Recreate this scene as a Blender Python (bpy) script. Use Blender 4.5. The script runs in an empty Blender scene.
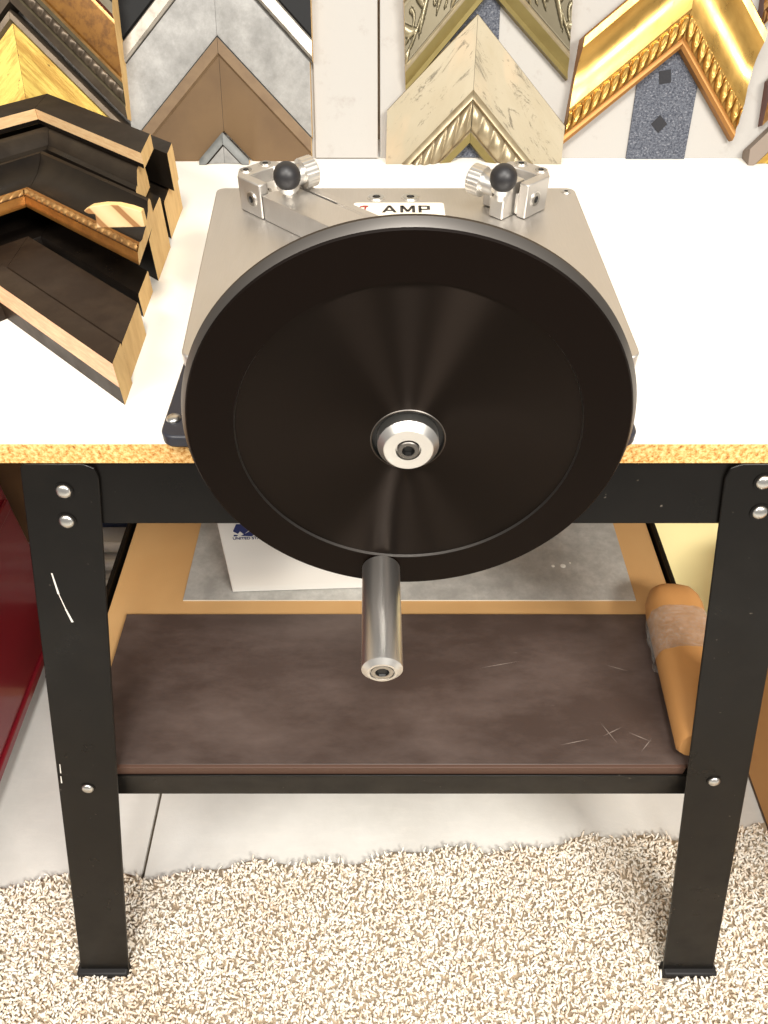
import bpy, bmesh, math, random
import numpy as np
from mathutils import Matrix, Vector
random.seed(7); rng = np.random.default_rng(11)
R = math.radians
scn = bpy.context.scene
COL = scn.collection
CAM_Z, FPX, PITCH = 1.215, 750.0, R(45)
TABLE = 0.825                       # height of the worktop

# ------------------------------------------------------------------ measuring
def ray(u, v):
    x = (u-384)/FPX; y = -(v-512)/FPX; c, s = math.cos(PITCH), math.sin(PITCH)
    return Vector((x, y*s + c, y*c - s))
def PZ(u, v, z):                    # point of a horizontal plane
    r = ray(u, v); k = (z-CAM_Z)/r.z
    return Vector((r.x*k, r.y*k, z))
def PY(u, v, y):                    # point of an upright plane
    r = ray(u, v); k = y/r.y
    return Vector((r.x*k, y, CAM_Z + r.z*k))
def PP(u, v, p0, n):
    r = ray(u, v); o = Vector((0, 0, CAM_Z)); k = (p0-o).dot(n)/r.dot(n)
    return o + r*k

# ------------------------------------------------------------------ materials
def hexlin(c):
    return tuple(((x/12.92) if x <= .04045 else ((x+.055)/1.055)**2.4) for x in (ch/255 for ch in c))
class Mat:
    def __init__(s, name, rgb, rough=.5, metal=0.0, spec=.5):
        s.m = bpy.data.materials.new(name); s.m.use_nodes = True
        s.nt = s.m.node_tree; s.n = s.nt.nodes; s.b = s.n['Principled BSDF']
        s.b.inputs['Base Color'].default_value = (*hexlin(rgb), 1)
        s.b.inputs['Roughness'].default_value = rough
        s.b.inputs['Metallic'].default_value = metal
        s.b.inputs['Specular IOR Level'].default_value = spec
        s.rgb = rgb; s.tc = s.n.new('ShaderNodeTexCoord'); s.bumpn = None; s.src = s.tc.outputs['Object']
    def along(s):                               # coordinates that run along a moulding: length, width, height
        a = s.n.new('ShaderNodeAttribute'); a.attribute_name = 'mc'; s.src = a.outputs['Vector']; return s
    def link(s, a, b): s.nt.links.new(a, b)
    def noise(s, scale, detail=4, rough=.6, stretch=None, rot=None, dist=0.0):
        t = s.n.new('ShaderNodeTexNoise'); t.inputs['Scale'].default_value = scale
        t.inputs['Detail'].default_value = detail; t.inputs['Roughness'].default_value = rough
        t.inputs['Distortion'].default_value = dist
        mp = s.n.new('ShaderNodeMapping'); s.link(s.src, mp.inputs[0])
        if stretch: mp.inputs['Scale'].default_value = stretch
        if rot: mp.inputs['Rotation'].default_value = rot
        s.link(mp.outputs[0], t.inputs['Vector']); return t.outputs['Fac']
    def wave(s, scale, dist=3, stretch=None, rot=None, det=2):
        t = s.n.new('ShaderNodeTexWave'); t.inputs['Scale'].default_value = scale
        t.inputs['Distortion'].default_value = dist; t.inputs['Detail'].default_value = det
        mp = s.n.new('ShaderNodeMapping'); s.link(s.src, mp.inputs[0])
        if stretch: mp.inputs['Scale'].default_value = stretch
        if rot: mp.inputs['Rotation'].default_value = rot
        s.link(mp.outputs[0], t.inputs['Vector']); return t.outputs['Fac']
    def ramp(s, fac, stops):
        r = s.n.new('ShaderNodeValToRGB'); s.link(fac, r.inputs[0]); e = r.color_ramp.elements
        while len(e) < len(stops): e.new(.5)
        for el, (p, c) in zip(e, stops):
            el.position = p; el.color = (*hexlin(c), 1) if len(c) == 3 else c
        return r.outputs[0]
    def color(s, out): s.link(out, s.b.inputs['Base Color']); s.c = out; return s
    def mix(s, fac, rgb, amount=1.0):           # lay rgb over the present colour where fac is high
        mx = s.n.new('ShaderNodeMix'); mx.data_type = 'RGBA'
        src = s.b.inputs['Base Color']
        if src.is_linked: s.link(src.links[0].from_socket, mx.inputs[6])
        else: mx.inputs[6].default_value = src.default_value
        mx.inputs[7].default_value = (*hexlin(rgb), 1)
        s.link(fac, mx.inputs[0]); s.link(mx.outputs[2], src); return s
    def range(s, fac, a, b, lo=0.0, hi=1.0):
        mr = s.n.new('ShaderNodeMapRange'); s.link(fac, mr.inputs[0])
        for i, v in enumerate((a, b, lo, hi)): mr.inputs[i+1].default_value = v
        return mr.outputs[0]
    def bump(s, fac, strength=.3, dist=.001):
        b = s.n.new('ShaderNodeBump'); b.inputs['Strength'].default_value = strength
        b.inputs['Distance'].default_value = dist; s.link(fac, b.inputs['Height'])
        if s.bumpn: s.link(s.bumpn.outputs[0], b.inputs['Normal'])
        s.bumpn = b
        s.link(b.outputs[0], s.b.inputs['Normal']); return s
    def roughmap(s, fac, lo, hi): s.link(s.range(fac, .3, .7, lo, hi), s.b.inputs['Roughness']); return s

M = {}
def mk(name, *a, **k): M[name] = Mat(name, *a, **k); return M[name]
m = mk('laminate', (243, 240, 233), .35); m.mix(m.range(m.noise(9, 5), .45, .8, 0, .18), (226, 214, 190))
m = mk('particleboard', (214, 166, 98), .85)
m.color(m.ramp(m.noise(260, 3, .7), [(.28, (120, 66, 24)), (.42, (196, 140, 70)), (.55, (226, 184, 118)), (.75, (246, 218, 162))])); m.bump(m.noise(260, 3), .5, .001)
m = mk('black_paint', (13, 11, 9), .36, 0, .22); m.mix(m.range(m.noise(14, 6, .7), .5, .8, 0, .25), (38, 33, 27))
m.mix(m.range(m.noise(160, 2, .5), .74, .8, 0, .6), (110, 102, 92)); m.roughmap(m.noise(20, 4), .25, .45)
m = mk('rubber', (16, 15, 15), .6)
m = mk('zinc', (205, 203, 198), .3, 1.0); m.bump(m.noise(400, 2), .15, .0005)
m = mk('chip', (205, 200, 192), .7)
m = mk('scuff', (128, 116, 108), .6)
m = mk('rim_steel', (112, 108, 104), .42, 1.0)
m = mk('rim_dark', (64, 54, 44), .5, .8)
m = mk('steel', (176, 172, 166), .32, 1.0); m.roughmap(m.noise(30, 4, .6, (1, 1, 30)), .26, .4)
m = mk('aluminium', (208, 204, 199), .46, 1.0); m.roughmap(m.noise(60, 4, .6, (20, 1, 1)), .4, .54)
m = mk('machined', (222, 219, 214), .36, 1.0)
m = mk('dark_hole', (18, 17, 16), .5)
m = mk('ball_black', (30, 29, 31), .45)
m = mk('plate_black', (38, 40, 50), .4); m.roughmap(m.noise(40, 4), .3, .5)
# blackened disc: turned finish, grooves run around the axis
m = mk('disc_face', (34, 28, 24), .35, .95)
tg = m.n.new('ShaderNodeTangent'); tg.direction_type = 'RADIAL'; tg.axis = 'Y'
m.link(tg.outputs[0], m.b.inputs['Tangent'])
m.b.inputs['Anisotropic'].default_value = 1.0
m.b.inputs['Anisotropic Rotation'].default_value = 0.25
m = mk('disc_ring', (13, 6, 3), .5, .2, .1)
m.link(m.n.new('ShaderNodeTangent').outputs[0], m.b.inputs['Tangent']); m.b.inputs['Anisotropic'].default_value = .3
m = mk('label_plate', (236, 226, 208), .4)
m = mk('ink', (42, 38, 36), .6)
m = mk('ink_red', (150, 52, 44), .6)
m = mk('ink_blue', (30, 44, 104), .6)
m = mk('hardboard', (64, 52, 47), .42)
m.mix(m.range(m.noise(5, 6, .7, (1, 2.5, 1)), .42, .75, 0, .55), (108, 94, 88))
m.mix(m.range(m.noise(38, 8, .8, (.4, 3, 1), (0, 0, .5)), .66, .8, 0, .5), (168, 156, 148))
m.roughmap(m.noise(8, 5), .34, .5)
m = mk('hardboard_edge', (78, 54, 42), .6)
m = mk('cardboard', (184, 146, 96), .8); m.mix(m.range(m.noise(6, 4), .4, .75, 0, .4), (166, 120, 66)); m.bump(m.wave(120, .4, (1, 0, 0)), .06, .001)
m = mk('kraft', (190, 138, 80), .75); m.mix(m.range(m.noise(8, 4), .4, .75, 0, .4), (164, 112, 58))
m = mk('zinc_sheet', (168, 167, 163), .5, .25); m.mix(m.range(m.noise(45, 6, .7), .4, .72, 0, .75), (206, 205, 200)); m.mix(m.range(m.noise(13, 5), .48, .75, 0, .5), (138, 136, 132))
m = mk('sheet_edge', (226, 220, 204), .5)
m = mk('white_card', (238, 236, 230), .55)
m = mk('cream', (252, 240, 178), .6)
m = mk('red_gloss', (116, 20, 32), .28); m.b.inputs['Coat Weight'].default_value = .4
m = mk('dark_brown', (66, 46, 32), .6); m.mix(m.noise(20, 4, .6, (1, 1, 8)), (92, 68, 46))
m = mk('brown_panel', (120, 88, 54), .7); m.mix(m.range(m.noise(7, 4), .4, .7, 0, .6), (92, 64, 38))
m = mk('pine', (222, 184, 124), .7); m.color(m.ramp(m.wave(60, 4, (1, .2, 1)), [(0, (204, 158, 96)), (1, (233, 200, 146))]))
m = mk('end_grain', (218, 182, 122), .8); m.mix(m.range(m.noise(90, 4, .6, (1, 1, .3)), .4, .7, 0, .6), (190, 148, 90))
m = mk('raw_edge', (222, 188, 140), .75); m.mix(m.range(m.noise(60, 5, .7, (1, 1, 7)), .4, .7, 0, .7), (196, 150, 104))
m = mk('raw_edge_pink', (216, 166, 132), .75); m.mix(m.range(m.noise(50, 5, .7, (1, 1, 7)), .4, .7, 0, .7), (236, 206, 164))
m = mk('pine_offcut', (236, 204, 158), .7); m.color(m.ramp(m.wave(14, 1.2, None, (0, R(38), 0)), [(0, (216, 184, 140)), (.8, (210, 172, 124)), (.93, (140, 98, 56)), (1, (150, 106, 62))]))
m = mk('clear_wrap', (240, 236, 230), .18); m.b.inputs['Alpha'].default_value = .3
m.bump(m.noise(70, 5, .7, None, None, 1.5), 1.0, .02)
m = mk('chrome', (222, 222, 222), .12, 1.0)
m = mk('navy', (30, 44, 74), .5)
m = mk('concrete', (216, 214, 209), .75)
m.mix(m.range(m.noise(3, 6, .65), .38, .7, 0, .6), (182, 178, 170)); m.mix(m.range(m.noise(22, 6, .7, (1, 4, 1)), .5, .8, 0, .4), (226, 222, 214)); m.bump(m.noise(60, 6, .7), .25, .002)
m = mk('joint', (96, 86, 72), .9)
m = mk('wall_paint', (196, 178, 150), .8)
m = mk('board_white', (236, 231, 224), .7); m.mix(m.range(m.noise(30, 6, .75), .58, .75, 0, .5), (198, 186, 172)); m.bump(m.noise(60, 5), .2, .002)
m = mk('fabric_strip', (104, 108, 118), .95); m.mix(m.range(m.noise(420, 3, .7), .42, .62), (62, 66, 78)); m.mix(m.range(m.noise(300, 2, .7, (1, 1, 2)), .56, .7, 0, .8), (156, 158, 166)); m.bump(m.noise(420, 3), .6, .002)
m = mk('fabric_dark', (42, 42, 46), .95); m.bump(m.noise(300, 3), .5, .002)
# carpet
m = mk('carpet', (216, 198, 172), .95); 
g = m.n.new('ShaderNodeNewGeometry'); m.color(m.ramp(g.outputs['Random Per Island'], [(0, (222, 202, 178)), (.18, (240, 226, 206)), (.6, (249, 241, 227)), (1, (254, 250, 241))]))
m.mix(m.range(m.noise(7, 4), .5, .72, 0, .3), (206, 176, 140))
m = mk('carpet_base', (214, 196, 170), 1.0)
# mouldings
def satin(name, rgb, rough=.32, var=(60, 54, 48)):
    m = mk(name, rgb, rough, 0, .17); m.mix(m.range(m.noise(22, 6, .7), .45, .8, 0, .4), var); m.roughmap(m.noise(26, 5), rough-.08, rough+.12); return m
satin('ebony', (18, 14, 11), .32, (44, 36, 28)); satin('espresso', (38, 28, 21), .4, (74, 60, 46)); satin('charcoal', (36, 30, 24), .42, (66, 57, 46))
m = mk('bronze_gold', (176, 122, 58), .35, .7); m.mix(m.range(m.noise(40, 5, .7), .4, .7, 0, .6), (112, 68, 30))
m = mk('copper_gold', (208, 160, 100), .35, .75); m.mix(m.range(m.noise(70, 4, .7), .45, .7, 0, .6), (120, 78, 42))
m = mk('gold', (220, 178, 100), .3, .85).along(); m.mix(m.range(m.noise(20, 6, .7, (.3, 1, 1)), .42, .72, 0, .6), (176, 124, 50)); m.mix(m.range(m.noise(110, 4), .64, .75, 0, .5), (122, 80, 32)); m.roughmap(m.noise(30, 5), .24, .42)
m = mk('gold_edge', (176, 124, 66), .45, .6)
m = mk('leaf_yellow', (250, 218, 112), .45, .45).along(); m.mix(m.range(m.noise(60, 6, .75, (.12, 1, 1)), .47, .6, 0, .75), (190, 136, 50)); m.mix(m.range(m.noise(160, 4, .6, (.4, 1, 1)), .7, .74), (92, 62, 26)); m.bump(m.noise(60, 6, .75, (.12, 1, 1)), .5, .002)
m = mk('antique_brown', (138, 94, 36), .42, .5); m.mix(m.range(m.noise(90, 6, .7), .45, .62, 0, .7), (92, 56, 18)); m.mix(m.range(m.noise(24, 4), .5, .75, 0, .5), (184, 132, 56))
m = mk('dark_silver', (96, 84, 70), .4, .6); m.mix(m.range(m.noise(30, 5), .4, .7, 0, .6), (58, 48, 38))
m = mk('pewter', (150, 140, 118), .38, .6); m.mix(m.range(m.noise(50, 5), .45, .7, 0, .6), (96, 88, 72))
m = mk('mahogany', (86, 40, 26), .35)
m = mk('grey_stone', (164, 162, 158), .6); m.mix(m.range(m.noise(26, 8, .75), .38, .66, 0, .9), (206, 204, 200)); m.mix(m.range(m.noise(9, 6, .7), .45, .7, 0, .65), (122, 120, 116)); m.bump(m.noise(60, 6), .2, .001)
m = mk('brown_panelled', (112, 86, 54), .6, 0, .3); m.mix(m.range(m.noise(14, 5), .4, .7, 0, .6), (90, 66, 40))
m = mk('brown_border', (130, 106, 78), .6, 0, .3); m.mix(m.range(m.noise(40, 5), .4, .7, 0, .6), (104, 80, 58))
m = mk('silver_lip', (198, 190, 178), .4, .5); m.mix(m.range(m.noise(60, 6), .45, .65, 0, .7), (150, 142, 132))
m = mk('night_black', (6, 7, 9), .5, 0, .2)
m = mk('slate_lip', (110, 112, 110), .5, .3); m.mix(m.range(m.noise(60, 5), .4, .7, 0, .6), (146, 146, 142))
m = mk('crackle', (188, 175, 146), .48, .25).along()
m.mix(m.range(m.noise(22, 5, .6, (.6, 1, 1)), .4, .72, 0, .6), (172, 156, 122)); m.mix(m.range(m.noise(14, 3, .5), .55, .75, 0, .5), (222, 188, 148))
cr = m.noise(60, 10, .8, (.3, 1.1, 1), None, .9); m.mix(m.range(cr, .545, .61, 0, .8), (98, 86, 62)); m.bump(cr, .3, .001)
m = mk('champagne', (214, 196, 160), .34, .6); m.mix(m.range(m.noise(60, 5), .45, .7, 0, .5), (160, 136, 100))
m = mk('olive_gold', (176, 158, 100), .36, .65); m.mix(m.range(m.noise(20, 5), .4, .7, 0, .5), (136, 118, 66))
m = mk('scroll_ground', (128, 118, 92), .45, .5); m.mix(m.range(m.noise(90, 5), .4, .7, 0, .5), (96, 88, 66))
m = mk('scroll_silver', (196, 184, 152), .36, .6); m.mix(m.range(m.noise(60, 4), .45, .7, 0, .5), (150, 138, 106))
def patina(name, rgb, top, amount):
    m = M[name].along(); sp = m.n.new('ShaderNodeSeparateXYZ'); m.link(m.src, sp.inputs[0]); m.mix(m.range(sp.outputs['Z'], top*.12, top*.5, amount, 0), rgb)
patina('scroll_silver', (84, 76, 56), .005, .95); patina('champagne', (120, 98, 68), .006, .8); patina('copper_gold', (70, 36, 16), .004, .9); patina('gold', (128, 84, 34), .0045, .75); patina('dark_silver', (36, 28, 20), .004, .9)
m = mk('cream_gold', (226, 208, 150), .4, .4)
m = mk('taupe', (150, 132, 116), .6)

def dim(f, *names):                     # darkens sample and board colours where the lamps overexpose them
    for nm in names:
        for nd in M[nm].n:
            if nd.type == 'VALTORGB':
                for e in nd.color_ramp.elements: e.color = (*[c*f for c in e.color[:3]], 1)
            elif nd.type == 'MIX':
                for k in (6, 7):
                    if not nd.inputs[k].is_linked: nd.inputs[k].default_value = (*[c*f for c in nd.inputs[k].default_value[:3]], 1)
            elif nd.type == 'BSDF_PRINCIPLED' and not nd.inputs[0].is_linked: nd.inputs[0].default_value = (*[c*f for c in nd.inputs[0].default_value[:3]], 1)
dim(.62, 'board_white', 'grey_stone', 'crackle', 'champagne', 'silver_lip', 'scroll_silver', 'scroll_ground', 'cream_gold', 'olive_gold', 'slate_lip', 'leaf_yellow', 'pewter', 'night_black', 'taupe')
dim(.84, 'board_white', 'crackle', 'champagne'); dim(.86, 'board_white')
dim(.75, 'brown_panelled', 'brown_border', 'gold', 'gold_edge', 'antique_brown', 'copper_gold', 'bronze_gold', 'fabric_strip')
# ------------------------------------------------------------------ mesh building
class MB:
    def __init__(s): s.v, s.f, s.mi, s.mats, s.mc = [], [], [], [], None
    def mid(s, mat):
        if mat not in s.mats: s.mats.append(mat)
        return s.mats.index(mat)
    def add(s, verts, faces, mat, mats=None):
        o = len(s.v); s.v += [tuple(p) for p in verts]
        for i, f in enumerate(faces):
            s.f.append(tuple(o+k for k in f)); s.mi.append(s.mid(mats[i] if mats else mat))
    def hexa(s, p, mat, mats=None):       # 8 corners: bottom ring 0-3, top ring 4-7
        s.add(p, [(3, 2, 1, 0), (4, 5, 6, 7), (0, 1, 5, 4), (1, 2, 6, 5), (2, 3, 7, 6), (3, 0, 4, 7)], mat, mats)
    def box(s, a, b, mat, mx=None, mats=None):
        (x0, y0, z0), (x1, y1, z1) = a, b
        p = [Vector(q) for q in ((x0, y0, z0), (x1, y0, z0), (x1, y1, z0), (x0, y1, z0), (x0, y0, z1), (x1, y0, z1), (x1, y1, z1), (x0, y1, z1))]
        if mx: p = [mx @ q for q in p]
        s.hexa(p, mat, mats)
    def prism(s, poly, off, mat, side=None):   # planar polygon (3-D points) swept along off
        n = len(poly); off = Vector(off); q = [Vector(p) for p in poly]; w = [p+off for p in q]
        s.add(q+w, [tuple(reversed(range(n))), tuple(range(n, 2*n))] + [(i, (i+1) % n, n+(i+1) % n, n+i) for i in range(n)],
              mat, [mat, mat] + [side or mat]*n)
    def lathe(s, prof, mx, seg, mat, mats=None):   # prof: (radius, height) around local Z
        rings = []; vs = []; fs = []; fm = []
        for r, h in prof:
            if r < 1e-7: rings.append([len(vs)]); vs.append(mx @ Vector((0, 0, h)))
            else:
                rings.append(list(range(len(vs), len(vs)+seg)))
                vs += [mx @ Vector((r*math.cos(2*math.pi*i/seg), r*math.sin(2*math.pi*i/seg), h)) for i in range(seg)]
        for k in range(len(prof)-1):
            a, b = rings[k], rings[k+1]; mm = mats[k] if mats else mat
            for i in range(seg):
                j = (i+1) % seg
                if len(a) == 1 and len(b) == 1: continue
                if len(a) == 1: fs.append((a[0], b[j], b[i]))
                elif len(b) == 1: fs.append((a[i], a[j], b[0]))
                else: fs.append((a[i], a[j], b[j], b[i]))
                fm.append(mm)
        s.add(vs, fs, mat, fm)
    def build(s, name, parent=None, bevel=0, angle=35, weld=False, segs=2, cut=None):
        me = bpy.data.meshes.new(name)
        me.from_pydata(s.v, [], s.f)
        for mm in s.mats: me.materials.append(M[mm].m)
        me.polygons.foreach_set('material_index', s.mi); me.update()
        if s.mc: me.attributes.new('mc', 'FLOAT_VECTOR', 'POINT').data.foreach_set('vector', [c for p in s.mc for c in p])
        bm = bmesh.new(); bm.from_mesh(me)
        if weld: bmesh.ops.remove_doubles(bm, verts=bm.verts, dist=1e-5)
        if cut is not None:
            r_ = bmesh.ops.bisect_plane(bm, geom=bm.verts[:]+bm.edges[:]+bm.faces[:], plane_co=(0, 0, cut), plane_no=(0, 0, 1), clear_inner=True)
            ed = [e for e in r_['geom_cut'] if isinstance(e, bmesh.types.BMEdge) and e.is_boundary]
            if ed: bmesh.ops.holes_fill(bm, edges=ed, sides=0)
            if not bm.verts: bm.free(); bpy.data.meshes.remove(me); return None
        bmesh.ops.recalc_face_normals(bm, faces=bm.faces); bm.to_mesh(me); bm.free()
        me.polygons.foreach_set('use_smooth', [True]*len(me.polygons))
        me.set_sharp_from_angle(angle=R(angle))
        o = bpy.data.objects.new(name, me); COL.objects.link(o)
        if parent: o.parent = parent; o.matrix_parent_inverse = parent_world(parent).inverted()
        if bevel:
            b = o.modifiers.new('Bevel', 'BEVEL'); b.width = bevel; b.segments = segs; b.limit_method = 'ANGLE'; b.angle_limit = R(40)
            b.harden_normals = False
        return o
def parent_world(o):
    mw = o.matrix_basis.copy(); p = o
    while p.parent:
        mw = p.parent.matrix_basis @ p.matrix_parent_inverse @ mw if False else (p.parent.matrix_basis @ p.matrix_parent_inverse @ mw)
        p = p.parent
    return mw
def tag(o, label=None, cat=None, group=None, kind=None):
    if label: o['label'] = label
    if cat: o['category'] = cat
    if group: o['group'] = group
    if kind: o['kind'] = kind
    return o
def thing(name, label, cat, loc=(0, 0, 0), group=None):
    o = bpy.data.objects.new(name, None); COL.objects.link(o); o.location = loc; o.empty_display_size = .05
    return tag(o, label, cat, group)
def frame(o, z, x=None):          # matrix with local Z along z
    z = Vector(z).normalized(); x = Vector(x) if x else (Vector((1, 0, 0)) if abs(z.x) < .9 else Vector((0, 1, 0)))
    y = z.cross(x).normalized(); x = y.cross(z)
    mm = Matrix((x, y, z)).transposed().to_4x4(); mm.translation = Vector(o); return mm
def rrect(x0, y0, x1, y1, r, n=6, z=0):
    pts = []
    for cx, cy, a in ((x1-r, y1-r, 0), (x0+r, y1-r, 90), (x0+r, y0+r, 180), (x1-r, y0+r, 270)):
        pts += [Vector((cx+r*math.cos(R(a+90*i/n)), cy+r*math.sin(R(a+90*i/n)), z)) for i in range(n+1)]
    return pts
def dome(mb, p, n, r, h, mat, seg=20):
    mb.lathe([(r, -.001), (r, .0004)] + [(r*math.cos(t), .0004+h*math.sin(t)) for t in (R(20), R(40), R(60), R(78))] + [(0, .0004+h)], frame(p, n), seg, mat)

# ------------------------------------------------------------------ setting
mb = MB()
mb.box((-2.6, -2.2, -.05), (-.3745, 1.46, 0), 'concrete'); mb.box((-.3695, -2.2, -.05), (2.6, 1.46, 0), 'concrete'); mb.box((-.3745, -2.2, -.05), (-.3695, 1.46, -.006), 'joint')
tag(mb.build('floor'), kind='structure')
mb = MB(); mb.box((-2.6, 1.46, -.05), (2.6, 1.56, 2.7), 'wall_paint'); tag(mb.build('wall_back'), kind='structure')

def carpet():
    edge = lambda x: .449 + .072*x + .006*np.sin(x*23) + .004*np.sin(x*61+1)
    x0, x1, y0 = -.95, .95, -.35
    sp = .0041
    gx, gy = np.meshgrid(np.arange(x0, x1, sp), np.arange(y0, .56, sp))
    gx = (gx + rng.uniform(-.5, .5, gx.shape)*sp*1.1).ravel(); gy = (gy + rng.uniform(-.5, .5, gy.shape)*sp*1.1).ravel()
    ok = gy < edge(gx) - .002 + rng.uniform(-.004, .003, gx.size); gx, gy = gx[ok], gy[ok]
    free = ~((gx > .610) & (gy > .212)) & ~((gx < -.612) & (gy > .29))
    for p_, q_ in ((PZ(80, 972, 0), PZ(128, 972, 0)), (PZ(661, 978, 0), PZ(711, 978, 0))): free &= ~((gx > p_.x-.002) & (gx < q_.x+.002) & (gy > p_.y-.004) & (gy < p_.y+.016))
    gx, gy = gx[free], gy[free]
    near = (gy > .12); keep = near | (rng.random(gx.size) < .6); gx, gy = gx[keep], gy[keep]
    n = gx.size
    rad = rng.uniform(.0014, .0024, n); hgt = rng.uniform(.009, .015, n)
    az = rng.uniform(0, 2*np.pi, n); lean = rng.uniform(.15, 1.0, n)*.011; curl = rng.uniform(-1.2, 1.2, n)
    ts = np.array([0, .38, .72, 1.0]); rs = np.array([.8, 1.0, 1.05, .65]); K = 4
    V = np.zeros((n, 4, K, 3), np.float32)
    for j in range(4):
        t = ts[j]; a2 = az + curl*t
        cx = gx + np.cos(a2)*lean*t**1.5; cy = gy + np.sin(a2)*lean*t**1.5; cz = .002 + hgt*t*(1-.25*t*lean/.011)
        for k in range(K):
            ph = 2*np.pi*k/K + az + t*2.2
            V[:, j, k, 0] = cx + np.cos(ph)*rad*rs[j]; V[:, j, k, 1] = cy + np.sin(ph)*rad*rs[j]; V[:, j, k, 2] = cz + np.sin(ph*1.0)*rad*.3*t
    base = (np.arange(n)*16)[:, None]; quads = []
    for j in range(3):
        for k in range(K):
            k2 = (k+1) % K; quads.append([j*K+k, j*K+k2, (j+1)*K+k2, (j+1)*K+k])
    quads.append([12, 13, 14, 15])
    Q = (base[:, None, :] + np.array(quads)[None]).reshape(-1, 4)
    V = V.reshape(-1, 3)
    # backing with the same wavy edge
    xs = np.linspace(x0, x1, 160); bv = np.concatenate([np.stack([xs, edge(xs), np.full_like(xs, .003)], 1), np.stack([xs, np.full_like(xs, y0), np.full_like(xs, .003)], 1),
                                                     np.stack([xs, edge(xs), np.full_like(xs, .0002)], 1)])
    o = len(V); bq = [[o+i, o+160+i, o+161+i, o+i+1] for i in range(159)] + [[o+i, o+i+1, o+321+i, o+320+i] for i in range(159)]
    V = np.concatenate([V, bv]); nq = len(Q); Q = np.concatenate([Q, np.array(bq)])
    me = bpy.data.meshes.new('carpet'); me.vertices.add(len(V)); me.vertices.foreach_set('co', V.astype(np.float32).ravel())
    me.loops.add(Q.size); me.loops.foreach_set('vertex_index', Q.astype(np.int32).ravel())
    me.polygons.add(len(Q)); me.polygons.foreach_set('loop_start', np.arange(len(Q), dtype=np.int32)*4)
    me.materials.append(M['carpet'].m); me.materials.append(M['carpet_base'].m)
    mi = np.zeros(len(Q), np.int32); mi[nq:] = 1; me.polygons.foreach_set('material_index', mi)
    me.update(calc_edges=True); me.polygons.foreach_set('use_smooth', np.ones(len(Q), bool))
    ob = bpy.data.objects.new('carpet', me); COL.objects.link(ob)
    tag(ob, 'beige shaggy cut-pile carpet covering the floor in front of the black workbench', 'carpet', kind='stuff')
carpet()

# ------------------------------------------------------------------ workbench stand
LEG_TOP, SL, Y0 = .802, .2279, .470
LY = lambda z: Y0 - SL*(LEG_TOP-z)                       # front face of the front legs
LN = Vector((0, -1, SL)).normalized()                    # its outward normal (towards the viewer)
LP = Vector((0, Y0, LEG_TOP))
leg_px = lambda u, v: PP(u, v, LP, LN)
def on_leg(x, z): return Vector((x, LY(z), z))
bench = thing('workbench_stand', 'black painted steel workbench stand with splayed legs and lower shelf tray under the white worktop', 'workbench', (.02, .65, 0))
REAR = 1.30                                              # mirror plane for the rear legs: y -> REAR - y
def make_leg(outx, inx, foot_out, foot_in, rear=False):
    sgn = 1 if inx > outx else -1
    def P(x, z, d=0):
        p = on_leg(x, z) - LN*d
        return Vector((p.x, REAR-p.y, p.z)) if rear else p
    xo = lambda z: foot_out + (outx-foot_out)*z/LEG_TOP
    xi = lambda z: foot_in + (inx-foot_in)*z/LEG_TOP
    poly = [(xo(.004), .004), (xi(.004), .004), (xi(.77), .77)]
    c = .014
    poly += [(inx+(foot_in-inx)*.02, LEG_TOP-c), (inx-sgn*c*.3, LEG_TOP-c*.3), (inx-sgn*c, LEG_TOP), (outx+sgn*.004, LEG_TOP), (outx, LEG_TOP-.004)]
    mb = MB(); t = .003
    front = [P(x, z) for x, z in poly]; back = [P(x, z, t) for x, z in poly]
    mb.prism(front, back[0]-front[0], 'black_paint')
    a = [P(xo(z), z, d) for z, d in ((.004, t), (LEG_TOP-.002, t), (LEG_TOP-.002, .052), (.004, .046))]
    mb.prism(a, (sgn*t, 0, 0), 'black_paint')
    leg = mb.build('leg', bench, .0012)
    # rubber foot
    mb = MB(); w = .0035
    x0, x1 = sorted((xo(.0)-sgn*w, xi(.0)+sgn*w))
    q0 = [Vector((x0, P(0, 0).y, 0)), Vector((x1, P(0, 0).y, 0))]
    dy = .014 if not rear else -.014; e = -.005 if not rear else .005
    y = P(0, 0).y
    mb.hexa([(x0, y+e, .0), (x1, y+e, 0), (x1, y+dy, 0), (x0, y+dy, 0), (x0+.002, y+e+.001, .017), (x1-.002, y+e+.001, .017), (x1-.002, y+dy, .017), (x0+.002, y+dy, .017)], 'rubber')
    mb.build('rubber_foot', leg, .003)
    return leg
pl = leg_px(25, 472); pr = leg_px(722, 466); fl_o = leg_px(80, 972); fl_i = leg_px(128, 972); fr_i = leg_px(661, 978); fr_o = leg_px(711, 978)
lo, li, ri, ro = -.3045, -.238, .2855, .352
legL = make_leg(lo, li, fl_o.x, fl_i.x); legR = make_leg(ro, ri, fr_o.x, fr_i.x)
legRL = make_leg(lo, li, fl_o.x, fl_i.x, True); legRR = make_leg(ro, ri, fr_o.x, fr_i.x, True)
def bolt(px, leg):
    p = leg_px(*px); mb = MB()
    mb.lathe([(.0085, 0), (.0085, .0008), (.0066, .0009)], frame(p, LN), 20, 'black_paint')
    dome(mb, p + LN*.0006, LN, .0066, .0028, 'zinc')
    mb.build('bolt', leg)
for px in ((64, 491), (67, 521), (88, 788)): bolt(px, legL)
for px in ((763.5, 482), (759.5, 512), (714, 781)): bolt(px, legR)
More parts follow.
